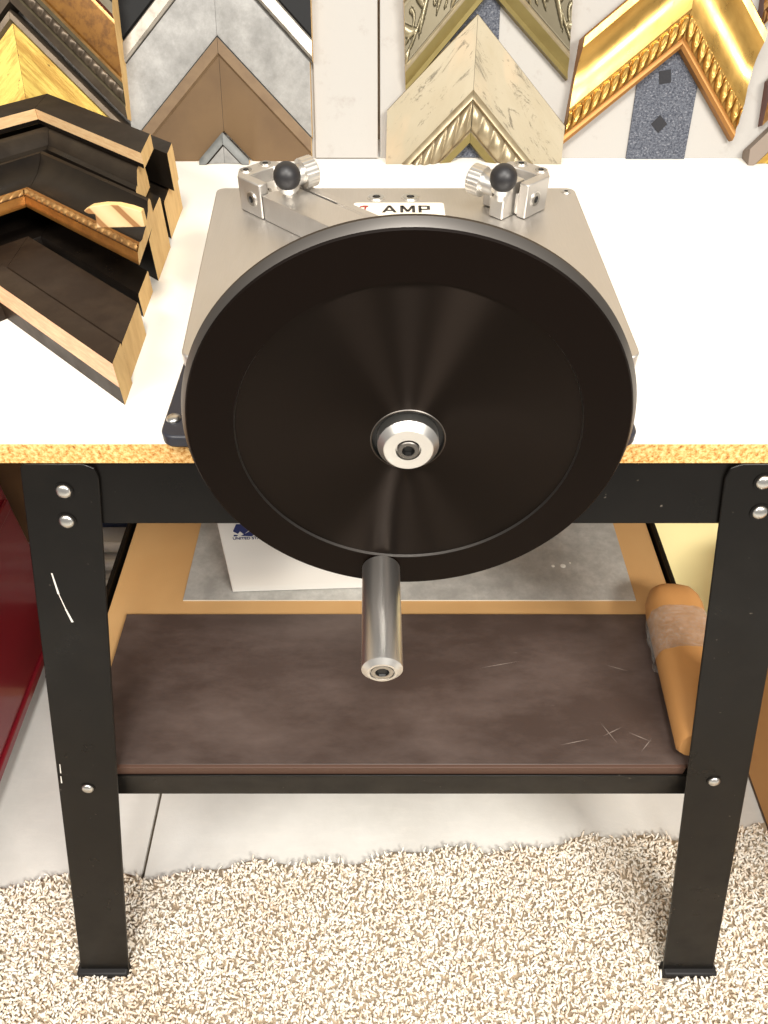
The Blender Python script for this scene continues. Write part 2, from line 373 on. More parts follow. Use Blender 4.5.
# paint chips on the left front leg
for a, b, w in (((52, 573), (59, 594), .0012), ((59, 594), (66, 609), .0007), ((66, 609), (73, 622), .0014), ((60, 764), (61, 773), .0008), ((61, 776), (62, 783), .0009)):
    A, B = leg_px(*a)+LN*.0003, leg_px(*b)+LN*.0003; d = (B-A).normalized(); s_ = d.cross(LN)*w
    mb = MB(); mb.add([A-s_*.4, A+s_*.7, B+s_, B-s_*.6], [(0, 1, 2, 3)], 'chip')
    tag(mb.build('paint_chip', legL), 'pale mark where the black paint is chipped')
# aprons
def apron(y_of, rear=False):
    mb = MB(); t = .003
    z0, z1 = leg_px(400, 527).z, LEG_TOP
    q = lambda x, z, d: Vector((x, (REAR-(LY(z)+d)) if rear else LY(z)+d, z))
    X0, X1 = lo+.003, ro-.003
    mb.hexa([q(X0-.012, z0, .004), q(X1+.012, z0, .004), q(X1+.012, z0, .007), q(X0-.012, z0, .007), q(X0, z1, .004), q(X1, z1, .004), q(X1, z1, .007), q(X0, z1, .007)], 'black_paint')
    mb.hexa([q(X0, z1-.003, .004), q(X1, z1-.003, .004), q(X1, z1-.003, .035), q(X0, z1-.003, .035), q(X0, z1, .004), q(X1, z1, .004), q(X1, z1, .035), q(X0, z1, .035)], 'black_paint')
    mb.build('apron', bench, .001)
apron(0); apron(0, True)
for X in (lo+.004, ro-.007):
    mb = MB(); mb.box((X, LY(.76)+.012, .7155), (X+.003, REAR-LY(.76)-.012, .802), 'black_paint'); mb.build('side_rail', bench)
# shelf tray
ZT = .400
mb = MB(); lip_y = .392
LZ1 = PY(400, 776, lip_y-.0025).z; LZ0 = PY(400, 794, lip_y-.0025).z
TX0, TX1, TY1 = -.381, .402, .905
mb.prism([(-.345, lip_y, ZT-.003), (.372, lip_y, ZT-.003), (.372, .475, ZT-.003), (TX1, .475, ZT-.003), (TX1, TY1, ZT-.003), (TX0, TY1, ZT-.003), (TX0, .475, ZT-.003), (-.345, .475, ZT-.003)], (0, 0, .003), 'black_paint')
mb.box((-.345, lip_y-.0025, LZ0), (.362, lip_y, LZ1), 'black_paint')
mb.box((TX0, .475, .385), (TX0+.006, TY1, .4165), 'black_paint'); mb.box((TX1-.006, .475, .385), (TX1, TY1, .4165), 'black_paint')
mb.box((TX0, TY1, .378), (TX1, TY1+.0025, .4165), 'black_paint')
mb.build('shelf_tray', bench, .0008)

# ------------------------------------------------------------------ things on the tray
mb = MB(); zc = ZT + .008
q = [PZ(110, 616, zc), PZ(131.8, 531, zc)]
mb.prism([(-.33, .41, ZT+.0003), (.34, .41, ZT+.0003), (.345, .48, ZT+.0003), (.3925, .48, ZT+.0003), (.3925, .896, ZT+.0003), (-.3705, .896, ZT+.0003), (-.3705, .48, ZT+.0003), (-.338, .48, ZT+.0003)], (0, 0, .0077), 'cardboard')
tag(mb.build('cardboard_sheet', None, .001), 'tan corrugated cardboard sheet lining the lower shelf under the brown hardboard', 'cardboard')
mb = MB(); zb = .4168
yb = PZ(390, 614, zb).y; xl = PZ(126.5, 615, zb).x; xr = PZ(646, 613, zb).x
mb.box((xl, lip_y+.004, zc+.0002), (xr, yb, zb), 'hardboard', mats=['hardboard_edge', 'hardboard'] + ['hardboard_edge']*4)
mb.box((-.33, lip_y+.0005, ZT+.0003), (.34, lip_y+.012, zb-.0003), 'hardboard_edge')
hbp = tag(mb.build('hardboard_panel', None, .0008), 'dark brown scuffed hardboard panel lying at the front of the lower shelf', 'board')
for (a, b) in (((600, 722), (618, 744)), ((603, 736), (622, 727)), ((628, 732), (652, 742)), ((641, 752), (652, 738)), ((560, 745), (590, 739)), ((480, 668), (520, 661)), ((606, 665), (628, 671))):
    A, B = PZ(*a, zb+.0003), PZ(*b, zb+.0003); d = (B-A).normalized().cross(Vector((0, 0, 1)))*.0004
    mb = MB(); mb.add([A, (A+B)/2+d*1.3, B, (A+B)/2-d], [(0, 1, 2, 3)], 'scuff'); mb.build('scratch', hbp)
mb = MB(); zs = zc + .0025
ys = PZ(400, 600, zs).y
mb.box((PZ(183, 600, zs).x, ys, zc+.0002), (PZ(636, 600, zs).x, .88, zs), 'zinc_sheet', mats=['zinc_sheet', 'zinc_sheet', 'sheet_edge', 'zinc_sheet', 'zinc_sheet', 'zinc_sheet'])
for u, v, r in ((563, 566, .004), (553, 566, .0025), (570, 563, .0015)):
    p = PZ(u, v, zs+.0002); mb.lathe([(0, 0.0001), (r, 0.0001), (r*.6, .0006), (0, .0008)], frame(p, (0, 0, 1)), 8, 'white_card')
tag(mb.build('metal_sheet'), 'mottled grey sheet lying flat on the cardboard behind the brown hardboard', 'sheet')
bx = thing('postal_box', 'white cardboard mailing box with blue print standing on the grey sheet', 'box', (-.1, .7, zs))
f0 = PZ(232.5, 592.5, zs); f1 = PZ(372, 588, zs)
mb = MB(); dx = (f1-f0).normalized(); dz = Vector((0, 0, 1)); dy = dz.cross(dx)
bp = lambda a, b, c: f0 + dx*a + dy*b + dz*c
L_ = .205
mb.hexa([bp(0, 0, .0005), bp(L_, 0, .0005), bp(L_, .06, .0005), bp(0, .06, .0005), bp(0, 0, .27), bp(L_, 0, .27), bp(L_, .06, .27), bp(0, .06, .27)], 'white_card')
mb.build('carton', bx, .0015)
fn = -dy; plane_pt = f0.copy()
fp = lambda u, v, d=.0004: PP(u, v, plane_pt, fn) + fn*d

def text_mesh(txt, name, mat, size, mx, parent, extrude=.0002, bold=0.0, align='LEFT'):
    cu = bpy.data.curves.new(name, 'FONT'); cu.body = txt; cu.size = size; cu.extrude = extrude; cu.offset = bold; cu.align_x = align
    to = bpy.data.objects.new(name+'_tmp', cu); COL.objects.link(to); bpy.context.view_layer.update()
    me = bpy.data.meshes.new_from_object(to); me.name = name
    bpy.data.objects.remove(to); bpy.data.curves.remove(cu)
    me.transform(mx); me.materials.clear(); me.materials.append(M[mat].m)
    o = bpy.data.objects.new(name, me); COL.objects.link(o)
    if parent: o.parent = parent; o.matrix_parent_inverse = parent_world(parent).inverted()
    return o
def basis(o, x, z):
    z = Vector(z).normalized(); x = Vector(x).normalized(); y = z.cross(x)
    mm = Matrix((x, y, z)).transposed().to_4x4(); mm.translation = o; return mm
text_mesh('UNITED STATES', 'lettering', 'ink_blue', .0062, basis(fp(233, 539.5), dx, fn), bx, bold=.0001)
mb = MB()
for poly in ([(233, 531), (236, 524), (256, 524), (250, 529), (244, 534), (240, 531), (238, 533.5)], [(234, 534.5), (238, 534.8), (237, 536), (233.5, 536)], [(241, 535.5), (252, 530), (262, 528), (252, 536)]):
    mb.prism([fp(*p) for p in poly], fn*.0003, 'ink_blue')
mb.build('postal_emblem', bx)

# wrapped package resting on the right side rail
pk = thing('wrapped_package', 'long tan cardboard package with clear plastic wrap beside the right front leg', 'package', (.39, .5, .42))
pa, pb = PZ(669, 592, .449), PZ(709, 746, .449)
ax = (pb-pa).normalized(); sx = ax.cross(Vector((0, 0, 1))).normalized(); up = sx.cross(ax) if sx.cross(ax).z > 0 else -sx.cross(ax)
def pk_ring(t, rw, rh, n=20, sq=3.2, wob=0):
    c = pa + ax*t; out = []
    for i in range(n):
        a = 2*math.pi*i/n; ca, sa = math.cos(a), math.sin(a)
        k = (abs(ca)**sq + abs(sa)**sq)**(-1/sq) * (1 + (wob*random.uniform(-1, 1) if wob else 0))
        out.append(c + sx*ca*rw*k + up*sa*rh*k)
    return out
def loft(mb, rings, mat, cap=True):
    n = len(rings[0]); vs = [p for r in rings for p in r]; fs = []
    for j in range(len(rings)-1):
        fs += [(j*n+i, j*n+(i+1) % n, (j+1)*n+(i+1) % n, (j+1)*n+i) for i in range(n)]
    if cap: fs += [tuple(reversed(range(n))), tuple(range((len(rings)-1)*n, len(rings)*n))]
    mb.add(vs, fs, mat)
mb = MB(); loft(mb, [pk_ring(t, w*.0335, h*.0285) for t, w, h in ((-.004, .35, .35), (0, .62, .6), (.006, .82, .8), (.016, .94, .93), (.03, 1, 1), (.12, 1, 1), ((pb-pa).length-.004, .98, 1), ((pb-pa).length, .9, .9))], 'kraft')
mb.build('carton', pk, 0, 50)
mb = MB(); loft(mb, [pk_ring(t, w*.0345, h*.0295, 28, 3.0, .035) for t, w, h in ((.045, 1.03, 1.05), (.052, 1.10, 1.05), (.06, 1.07, 1.04), (.07, 1.12, 1.07), (.082, 1.06, 1.04), (.092, 1.09, 1.07), (.1, 1.05, 1.05), (.108, 1.10, 1.1))], 'clear_wrap', False)
tag(mb.build('plastic_wrap', pk, 0, 80), 'crinkled clear plastic wrap')

# ------------------------------------------------------------------ floor standing neighbours
cb = thing('cardboard_carton', 'brown cardboard carton on the floor at the right edge beyond the right leg', 'box', (.77, .5, 0))
mb = MB(); mb.box((.616, .22, .006), (.93, .748, .40), 'kraft'); mb.box((.6155, .222, 0.0), (.93, .746, .008), 'dark_brown'); mb.build('carton', cb, .002)
mb = MB(); mb.box((.6152, .40, .02), (.6158, .47, .38), 'clear_wrap'); mb.build('packing_tape', cb)
mb = MB(); mb.prism([(.478, .80, .0005), (.95, .80, .0005), (.95, 1.06, .52), (.478, 1.06, .52)], (0, .0178, -.0089), 'cream')
tag(mb.build('cream_panel', None, .002), 'pale yellow panel leaning behind the bench on the right, beyond the brown carton', 'panel')
cab = thing('tool_cabinet', 'glossy dark red tool cabinet standing on the floor left of the bench', 'cabinet', (-.85, .6, 0))
mb = MB(); mb.box((-1.05, .30, .06), (-.626, .90, .70), 'red_gloss'); mb.build('body', cab, .006)
mb = MB()
for z in (.335, .395):
    mb.box((-.626, .32, z), (-.6205, .89, z+.022), 'red_gloss')
mb.build('highlight_rib', cab, .004, segs=3)  # ribs shaped to stand in for highlight bands reflected in the gloss
mb = MB(); mb.box((-1.05, .296, .045), (-.621, .904, .063), 'red_gloss'); mb.build('base_rim', cab, .003)
mb = MB(); mb.box((-1.02, .33, 0), (-.66, .86, .045), 'rubber'); mb.build('plinth', cab)
mb = MB(); mb.box((-1.25, 1.12, 0), (-.69, 1.14, .68), 'brown_panel')
tag(mb.build('brown_panel', None, .002), 'brown board standing upright behind the dark red cabinet', 'board')
mb = MB(); mb.box((-.60, .735, 0), (-.435, .93, .03), 'dark_brown', mats=['raw_edge', 'dark_brown', 'raw_edge', 'raw_edge', 'raw_edge', 'raw_edge'])  # added board: dark top is the cabinet shadow, pale edge a tan floor strip
tag(mb.build('shadow_board', None, .002), 'added pale-edged board whose dark top stands in for shadow under the red cabinet', 'board')
for i, (v, w) in enumerate(((547, 'farthest'), (565, 'middle'), (586, 'nearest'))):
    p = PZ(112, v, .012); mb = MB()
    mb.lathe([(0, -.19), (.010, -.19), (.012, -.188), (.012, .188), (.010, .19), (0, .19)], frame((-.55, p.y, .0121), (1, 0, 0)), 20, 'white_card')
    tag(mb.build('white_tube'), f'{w} of the three white tubes on the floor behind the left leg', 'tube', 'white tubes behind the left leg')
mb = MB(); mb.box((-.66, 1.165, 0), (-.46, 1.26, .15), 'navy')
tag(mb.build('navy_box', None, .003), 'small navy blue box on the floor behind the white tubes', 'box')

# ------------------------------------------------------------------ worktop
wt = thing('worktop', 'white laminated particleboard worktop carrying the disc sander and the dark moulding stack', 'worktop', (0, .8, TABLE))
mb = MB(); mb.box((-.72, .469, .8035), (.72, 1.16, TABLE-.0012), 'particleboard'); mb.build('particleboard_core', wt)
mb = MB(); mb.box((-.72, .469, TABLE-.0012), (.72, 1.16, TABLE), 'laminate'); mb.build('laminate', wt)

# ------------------------------------------------------------------ disc sander
san = thing('disc_sander', 'hand-cranked disc sander with a large black disc standing on the white worktop', 'sander', (.012, .6, TABLE))
mb = MB(); mb.prism(rrect(-.179, .4625, .203, .80, .012, 6, TABLE+.0002), (0, 0, .0115), 'plate_black'); bpz = mb.build('base_plate', san, .002)
for u, v in ((174, 419), (650, 419)):
    p = PZ(u, v, TABLE+.0117); 
    if u > 600: p = Vector((.19, .485, TABLE+.0117))
    mb = MB(); dome(mb, p, (0, 0, 1), .0062, .003, 'zinc'); mb.build('screw', bpz)
WP = .925
mb = MB()
mb.box((-.115, .52, TABLE+.012), (.15, .71, WP-.0125), 'aluminium'); mb.build('body', san, .004)
mb = MB(); mb.lathe([(0, 0), (.036, 0), (.036, .075), (.03, .09), (.035, .11), (0, .11)], frame((.0165, .53, CAM_Z-.3308), (0, -1, 0)), 40, 'steel'); mb.build('spindle_housing', san, 0)
c4 = [(-.1406, .441), (.178, .441), (.183, .732), (-.161, .732)]
def round_poly(pts, r, z, n=6):
    out = []; N = len(pts)
    for i in range(N):
        p = Vector((*pts[i], z)); a = Vector((*pts[i-1], z)); b = Vector((*pts[(i+1) % N], z))
        p0 = p + (a-p).normalized()*r; p1 = p + (b-p).normalized()*r
        for k in range(n+1):
            t = k/n; out.append(p0*(1-t)**2 + p*2*t*(1-t) + p1*t*t)
    return out
mb = MB(); mb.prism(round_poly(c4, .010, WP-.012), (0, 0, .012), 'aluminium'); wp = mb.build('work_plate', san, .0012)
def flat_screw(p, n, r, parent, mat='zinc'):
    mb = MB(); fx = frame(p, n)
    mb.lathe([(r*1.15, 0), (r*1.15, .0006), (r, .0007)], fx, 20, 'machined'); mb.lathe([(r, .0007), (r*.96, .0011), (r*.5, .0011)], fx, 20, mat)
    mb.lathe([(r*.5, .0011), (r*.45, .0004), (0, .0004)], fx, 6, 'dark_hole'); return mb.build('screw', parent)
for u, v in ((376.5, 197.5), (410.5, 197.5)): flat_screw(PZ(u, v, WP), (0, 0, 1), .0075, wp)
flat_screw(PZ(566, 192, WP), (0, 0, 1), .004, wp)
a_, b_ = PZ(354, 203.5, WP), PZ(443.5, 203.5, WP); h_ = PZ(400, 203.5, WP).y - PZ(400, 222, WP).y
mb = MB(); mb.prism(rrect(a_.x, a_.y-h_, b_.x, a_.y, .003, 4, WP), (0, 0, .0008), 'label_plate'); lp = mb.build('name_plate', san)
tp = PZ(382, 212.5, WP+.0009); te = PZ(431.5, 212.5, WP)
tw = te.x-tp.x; th = PZ(400, 205.7, WP).y-PZ(400, 212.5, WP).y
def letter_bar(mb, a, b, w):                 # stroke between two points, in units of the word's width and height
    A = Vector((tp.x+a[0]*tw, tp.y+a[1]*th, tp.z)); B = Vector((tp.x+b[0]*tw, tp.y+b[1]*th, tp.z))
    h = Vector((w*tw/2, 0, 0)) if abs(b[1]-a[1]) > .3 else Vector((0, w*th, 0))
    mb.prism([A-h, A+h, B+h, B-h], (0, 0, .0002), 'ink')
mb = MB(); W_ = .062
for a, b in (((.03, 0), (.15, 1)), ((.27, 0), (.15, 1)), ((.40, 0), (.40, 1)), ((.41, 1), (.52, .12)), ((.63, 1), (.52, .12)), ((.64, 0), (.64, 1)), ((.77, 0), (.77, 1))): letter_bar(mb, a, b, W_)
for a, b in (((.08, .30), (.22, .30)), ((.76, .92), (.92, .92)), ((.76, .45), (.92, .45))): letter_bar(mb, a, b, .08)
letter_bar(mb, (.945, .40), (.945, .97), W_)
mb.build('lettering', lp)
mb = MB(); L2 = lambda u, v: PZ(u, v, WP+.0009)
mb.prism([L2(*p) for p in ((359, 208), (360.5, 206.3), (364, 205.6), (368.6, 205.8), (368, 207), (366.5, 207.2), (365.6, 209.8), (364, 209.8), (364.6, 207.2), (361.5, 207.3))], (0, 0, .0002), 'ink_red'); mb.build('emblem', lp)

# disc
DC = Vector((.0166, 0, CAM_Z-.3318)); YF = .400
RF, RB, RI = .1516, .1553, .1187
dm = frame((DC.x, YF, DC.z), (0, -1, 0))       # local Z points at the viewer; height 0 = front ring face
mb = MB()
mb.lathe([(RF-.0012, 0), (RI+.0006, 0), (RI, -.0022), (.0262, -.0022), (.0257, -.0018), (.0252, -.0018), (.0249, -.006), (.0, -.006)], dm, 160, 'disc_ring',
         ['disc_ring', 'rim_steel', 'disc_face', 'rim_steel', 'rim_dark', 'dark_hole', 'dark_hole'])
disc = mb.build('disc', san, 0, 30)
mb = MB()
mb.lathe([(RF-.0012, 0), (RF, -.0012), (RB-.0004, -.0066), (RB, -.0072), (RB, -.0098), (RB-.001, -.0105), (.03, -.0105)], dm, 160, 'rim_steel', ['disc_ring', 'rim_steel', 'rim_steel', 'rim_dark', 'rim_dark', 'rim_steel'])
tag(mb.build('disc_rim', disc, 0, 30), 'bright bare steel rim')
mb = MB()
mb.lathe([(.0212, -.006), (.0212, .0035), (.0172, .0085), (.0166, .0089), (.0088, .0089), (.0084, .0062), (0, .0062)], dm, 64, 'machined')
tag(mb.build('hub_collar', disc, 0, 12), 'bright silver hub collar')
mb = MB(); mb.lathe([(.0076, .0063), (.0076, .0092), (.007, .0098), (.0044, .0098)], dm, 40, 'rim_steel'); mb.lathe([(.0044, .0098), (.0038, .0068), (0, .0068)], dm, 6, 'dark_hole'); mb.build('hub_bolt', disc, 0, 30)
# small scratch on the face
mb = MB(); pts = [PP(u, v, Vector((0, YF+.0019, 0)), Vector((0, -1, 0))) for u, v in ((567, 347), (572, 356), (576, 366), (579, 376))]
for a, b in zip(pts[:-1], pts[1:]): mb.add([a, a+Vector((.0007, 0, 0)), b+Vector((.0007, 0, 0)), b], [(0, 1, 2, 3)], 'chip')
mb.build('scratch', disc)
# crank handle
hb = PY(381, 567, YF); hm = frame((hb.x, YF, hb.z), (.012, -1, 0))
mb = MB(); HL = .1005; hr = .0152
mb.lathe([(0, 0), (hr*.9, 0), (hr, .0015), (hr, HL-.004), (hr*.99, HL-.003), (hr*.72, HL), (hr*.6, HL), (hr*.58, HL-.002), (0, HL-.002)], hm, 48, 'machined'); hd = mb.build('crank_handle', san, 0, 30)
mb = MB(); mb.lathe([(hr*.55, HL-.0018), (hr*.53, HL-.0002), (hr*.34, HL-.0002)], hm, 40, 'steel'); mb.lathe([(hr*.34, HL-.0002), (hr*.3, HL-.0017), (0, HL-.0017)], hm, 6, 'dark_hole'); mb.build('end_screw', hd, 0, 30)

# fences: a bar at 45 degrees held in a clevis bracket
def fence(mirror):
    ms = -1 if mirror else 1; AX = .0085
    O = Vector((-.1076, .660, WP))                       # near corner of the bar's back end
    e = Vector((.7071, -.7071, 0)); p = Vector((.7071, .7071, 0)); z = Vector((0, 0, 1))
    def W(a, b, c):
        q = O + e*a + p*b + z*c
        return Vector((2*AX - q.x, q.y, q.z)) if mirror else q
    def D(v): return Vector((-v.x, v.y, v.z)) if mirror else v
    def bxx(mb, a, b, mat):
        (a0, b0, c0), (a1, b1, c1) = a, b
        mb.hexa([W(a0, b0, c0), W(a1, b0, c0), W(a1, b1, c0), W(a0, b1, c0), W(a0, b0, c1), W(a1, b0, c1), W(a1, b1, c1), W(a0, b1, c1)], mat)
    if not mirror:
        mb = MB()
        # bar with a slot open at its back end
        bxx(mb, (.0015, 0, .0004), (.285, .034, .022), 'aluminium'); bxx(mb, (.06, .034, .0004), (.285, .0365, .022), 'aluminium'); bxx(mb, (.0015, .0365, .0004), (.285, .044, .022), 'aluminium')
        mb.build('fence_bar', san, .0006)
    else:
        mb = MB(); bxx(mb, (-.012, .012, .0006), (.016, .027, .030), 'machined'); bxx(mb, (-.02, .029, .0006), (.0, .041, .026), 'aluminium'); mb.build('fence_stub', san, .0012)
    mb = MB()
    poly = [(0, -.001), (-.031, -.001), (-.043, .010), (-.043, .036), (-.033, .046), (.002, .046), (.002, .037), (-.026, .037), (-.026, .0085), (0, .0085)]
    mb.prism([W(a, b, .0006) for a, b in poly], (0, 0, .030), 'aluminium')
    br = mb.build('fence_bracket', san, .0012)
    mb = MB(); bxx(mb, (-.026, .010, .001), (-.003, .034, .019), 'machined'); mb.build('clamp_block', br, .001)
    for a, b, c, r in ((-.035, .012, .0306, .0055), (-.035, .034, .0306, .0055), (-.019, .015, .019, .0036), (-.010, .015, .019, .0036)): flat_screw(W(a, b, c), (0, 0, 1), r, br, 'steel')
    flat_screw(W(-.013, -.001, .015), D(-p), .006, br, 'steel')
    # ball knob on its stem
    bc = PP(287, 176, Vector((0, O.y-.005, 0)), Vector((0, -1, 0))) if not mirror else PP(503.5, 178, Vector((0, O.y-.005, 0)), Vector((0, -1, 0)))
    mb = MB(); n = 12; rr = .0118
    mb.lathe([(rr*math.cos(R(-88+176*i/n)), rr*math.sin(R(-88+176*i/n))) for i in range(n+1)], frame(bc, D(Vector((-.3, -.5, .8)))), 24, 'ball_black'); mb.build('ball_knob', br)
    mb = MB(); d = D(Vector((.45, .62, -.35))).normalized()
    mb.lathe([(0, .006), (.0095, .006), (.0098, .011), (.0062, .0115), (.0062, .020), (0, .020)], frame(bc, D(Vector((0, .35, -1)))), 24, 'machined'); mb.build('knob_stem', br, 0, 30)
    # knurled thumb wheel
    kc = PP(307, 172, Vector((0, O.y+.018, 0)), Vector((0, -1, 0))) if not mirror else PP(478, 180, Vector((0, O.y+.014, 0)), Vector((0, -1, 0)))
    fx = frame(kc, D(Vector((.80, .55, .08)))); mb = MB(); seg = 56
    vs = []; rings = []
    for h, r0, kn in ((-.018, .0085, 0), (-.0062, .0085, 0), (-.006, .0125, 1), (.0055, .0125, 1), (.007, .0108, 0), (.007, .0001, 0)):
        rings.append([fx @ Vector(((r0 + (kn*.0004 if i % 2 else 0))*math.cos(2*math.pi*i/seg), (r0 + (kn*.0004 if i % 2 else 0))*math.sin(2*math.pi*i/seg), h)) for i in range(seg)])
    loft(mb, rings, 'machined'); mb.build('thumb_wheel', br, 0, 30)
fence(False); fence(True)

# ------------------------------------------------------------------ moulding corner samples
def frame_corner(name, label, org, S, T, N, aL, aR, W, prof, mats, end='end_grain', group=None, inner_mat=None, outer_mat=None, trims=(), at_inner=False, cat='frame sample', ns=10, cope=0.0):
    """Two mitred arms.  org is the apex (outer, or inner with at_inner); S right, T up the bisector, N off the face.
    prof: (q, h) points from the outer edge q=0 to the sight edge q=1; mats: one per profile segment."""
    S, T, N = Vector(S).normalized(), Vector(T).normalized(), Vector(N).normalized()
    O = Vector(org) + (T*W if at_inner else Vector((0, 0, 0)))
    root = thing(name, label, cat, O, group)
    pt = lambda sg, s, q, h: O + S*(sg*s) + T*(-s - q*W) + N*h
    hts = lambda q: np.interp(q, [p[0] for p in prof], [p[1] for p in prof])
    for sg, a in ((-1, aL), (1, aR)):
        if a <= 0: continue
        mb = MB(); sec = [(0, 0)] + list(prof) + [(1, 0)]; n = len(sec); vs = []
        for j in range(ns+1):
            s = .0002 + (a-.0002)*j/ns
            vs += [pt(sg, s, q, h) for q, h in sec]
        fs, fm = [], []
        smats = [outer_mat or mats[0]] + list(mats) + [inner_mat or mats[-1], 'end_grain']
        for j in range(ns):
            for k in range(n):
                k2 = (k+1) % n
                fs.append((j*n+k, j*n+k2, (j+1)*n+k2, (j+1)*n+k)); fm.append(smats[k])
        fs += [tuple(reversed(range(n))), tuple(range(ns*n, ns*n+n))]; fm += [mats[0], end]
        mb.add(vs, fs, mats[0], fm); mb.mc = [(sg*(.0002+(a-.0002)*j/ns)*1.4142, q*W*.7071 + sg*.5, h) for j in range(ns+1) for q, h in sec]; arm = mb.build('arm', root, 0, 40, cut=TABLE+.0005 if group == GRP else None)
        for tname, q0, q1, nu, nv, fn_, tm in trims:
            us = np.linspace(.0006, a-.0006, nu); qs = np.linspace(q0, q1, nv)
            U, Q = np.meshgrid(us, qs, indexing='ij')
            vq = (Q-q0)/(q1-q0)
            Rel = fn_(U*sg, vq); Hh = hts(Q) + .0002 + Rel * np.minimum(1, np.minimum(vq, 1-vq)*12)
            tb = MB(); tb.mc = [(sg*float(U[i, j])*1.4142, float(Q[i, j])*W*.7071 + sg*.5, float(Rel[i, j])) for i in range(nu) for j in range(nv)]; vs = [tuple(pt(sg, float(U[i, j]), float(Q[i, j]), float(Hh[i, j]))) for i in range(nu) for j in range(nv)]
            fs = [(i*nv+j, i*nv+j+1, (i+1)*nv+j+1, (i+1)*nv+j) for i in range(nu-1) for j in range(nv-1)]
            tb.add(vs, fs, tm); ob = tb.build(tname, arm, 0, 60, cut=TABLE+.0005 if group == GRP else None)
    return root
def rope(pitch, hgt, slant=1.0):
    return lambda u, v: hgt*np.sqrt(np.clip(np.sin(np.pi*v), 0, 1))*(.35 + .65*np.abs(np.sin(np.pi*(u/pitch + slant*v))))
def beads(pitch, hgt):
    return lambda u, v: hgt*np.clip(1 - ((u/pitch) % 1*2-1)**2*1.1 - (v*2-1)**2, 0, 1)**.5
def gadroon(pitch, hgt):
    def f(u, v):
        x = (u/pitch) % 1*2-1
        d = 1-(x*1.1)**2-((v-.45)*1.9)**2
        ring = np.exp(-((np.sqrt((x*1.05)**2+((v-.4)*2.0)**2)-.8)/.22)**2)
        return hgt*(np.clip(d, 0, 1)**.6*.7 + ring*.6)
    return f
def scroll(width, period, hgt):
    """Running leaf scroll as a height field, in metres along and across the strip."""
    curves = []
    def add(pts, w0, w1): curves.append((np.array(pts), w0, w1))
    for k in range(-1, 8):
        x0 = k*period; s = 1 if k % 2 == 0 else -1; cy = .5
        t = np.linspace(0, 1, 26)
        add([(x0 + period*a, (cy + s*.34*math.sin(math.pi*a))*width) for a in t], .0022, .0014)           # vine
        ang = np.linspace(0, 4.4, 30); r = .36*width*(1-ang/5.4)
        add([(x0+period*.52 + s*0 + rr*math.cos(aa+2.2), (cy - s*.06)*width - s*rr*math.sin(aa+2.2)*.9) for rr, aa in zip(r, ang)], .0018, .0011)   # spiral
        for (bx_, by_, dx_, dy_, ww) in ((.15, .12, .42, -.40, .0034), (.35, .30, .35, .18, .0030), (.75, .25, .32, -.55, .0034), (.9, .05, .25, .42, .0028)):
            add([(x0 + period*(bx_+dx_*a), (cy + s*(by_+dy_*a+.25*math.sin(math.pi*a)*dx_))*width) for a in np.linspace(0, 1, 14)], .0008, -ww)
    def f(u, v):
        X, Y = np.abs(u), v*width; H = np.zeros_like(X)
        for P, w0, w1 in curves:
            if P[:, 0].max() < X.min()-.01 or P[:, 0].min() > X.max()+.01: continue
            t = np.linspace(0, 1, len(P))
            ww = w0 + (w1-w0)*t if w1 > 0 else -w1*np.sin(np.pi*np.clip(t, .03, 1))**.8 + .0005
            for (px, py), w in zip(P, ww):
                d2 = (X-px)**2 + (Y-py)**2
                H = np.maximum(H, np.sqrt(np.clip(1-d2/(w*w), 0, 1))*(.5+.5*w/.003))
        return hgt*H
    return f

# display boards lean on the back of the worktop
LEAN = R(25); BN = Vector((0, -math.cos(LEAN), math.sin(LEAN))); BT = Vector((0, math.sin(LEAN), math.cos(LEAN))); BO = Vector((0, 1.085, TABLE)); BX = Vector((1, 0, 0))
def bp2(u, v, d=0.0): return PP(u, v, BO + BN*d, BN)
def st(u, v, d=0.0): q = bp2(u, v, d) - BO - BN*d; return q.dot(BX), q.dot(BT)
def bpt(s, t, d=0.0, roll=0.0, piv=(0, 0)):
    c, s_ = math.cos(roll), math.sin(roll); x, y = s-piv[0], t-piv[1]
    return BO + BX*(piv[0]+x*c-y*s_) + BT*(piv[1]+x*s_+y*c) + BN*d
def slab(mb, s0, t0, s1, t1, d0, d1, mat, roll=0, piv=(0, 0)):
    mb.hexa([bpt(s, t, d, roll, piv) for d in (d0, d1) for s, t in ((s0, t0), (s1, t0), (s1, t1), (s0, t1))], mat)
b1 = thing('display_board', 'white display board with grey and brown corner samples, left of the dark gap', 'display board', bpt(-.3, 0), 'display boards behind the bench')
mb = MB(); slab(mb, -.70, .0005, -.0085, .62, -.019, -.001, 'board_white'); mb.build('board_panel', b1, .001)
mb = MB(); slab(mb, -.0945, .0005, -.0085, .62, -.001, .004, 'board_white'); mb.build('edge_strip', b1, .0008)
b2 = thing('display_board', 'white display board with champagne and bright gold corner samples, right of the dark gap', 'display board', bpt(.2, 0), 'display boards behind the bench')
mb = MB(); slab(mb, -.0055, .0005, .76, .62, -.019, -.001, 'board_white'); mb.build('board_panel', b2, .001)
mb = MB(); slab(mb, .088, .0015, .152, .60, -.001, .0008, 'fabric_strip'); mb.build('fabric_strip', b2)
q = [st(*p) for p in ((625.5, 159.5), (683.5, 159.5), (705, 44), (645, 30))]
mb = MB(); mb.prism([bpt(a, b, -.001) for a, b in q], BN*.0028, 'fabric_strip'); fs_ = mb.build('fabric_strip', b2)
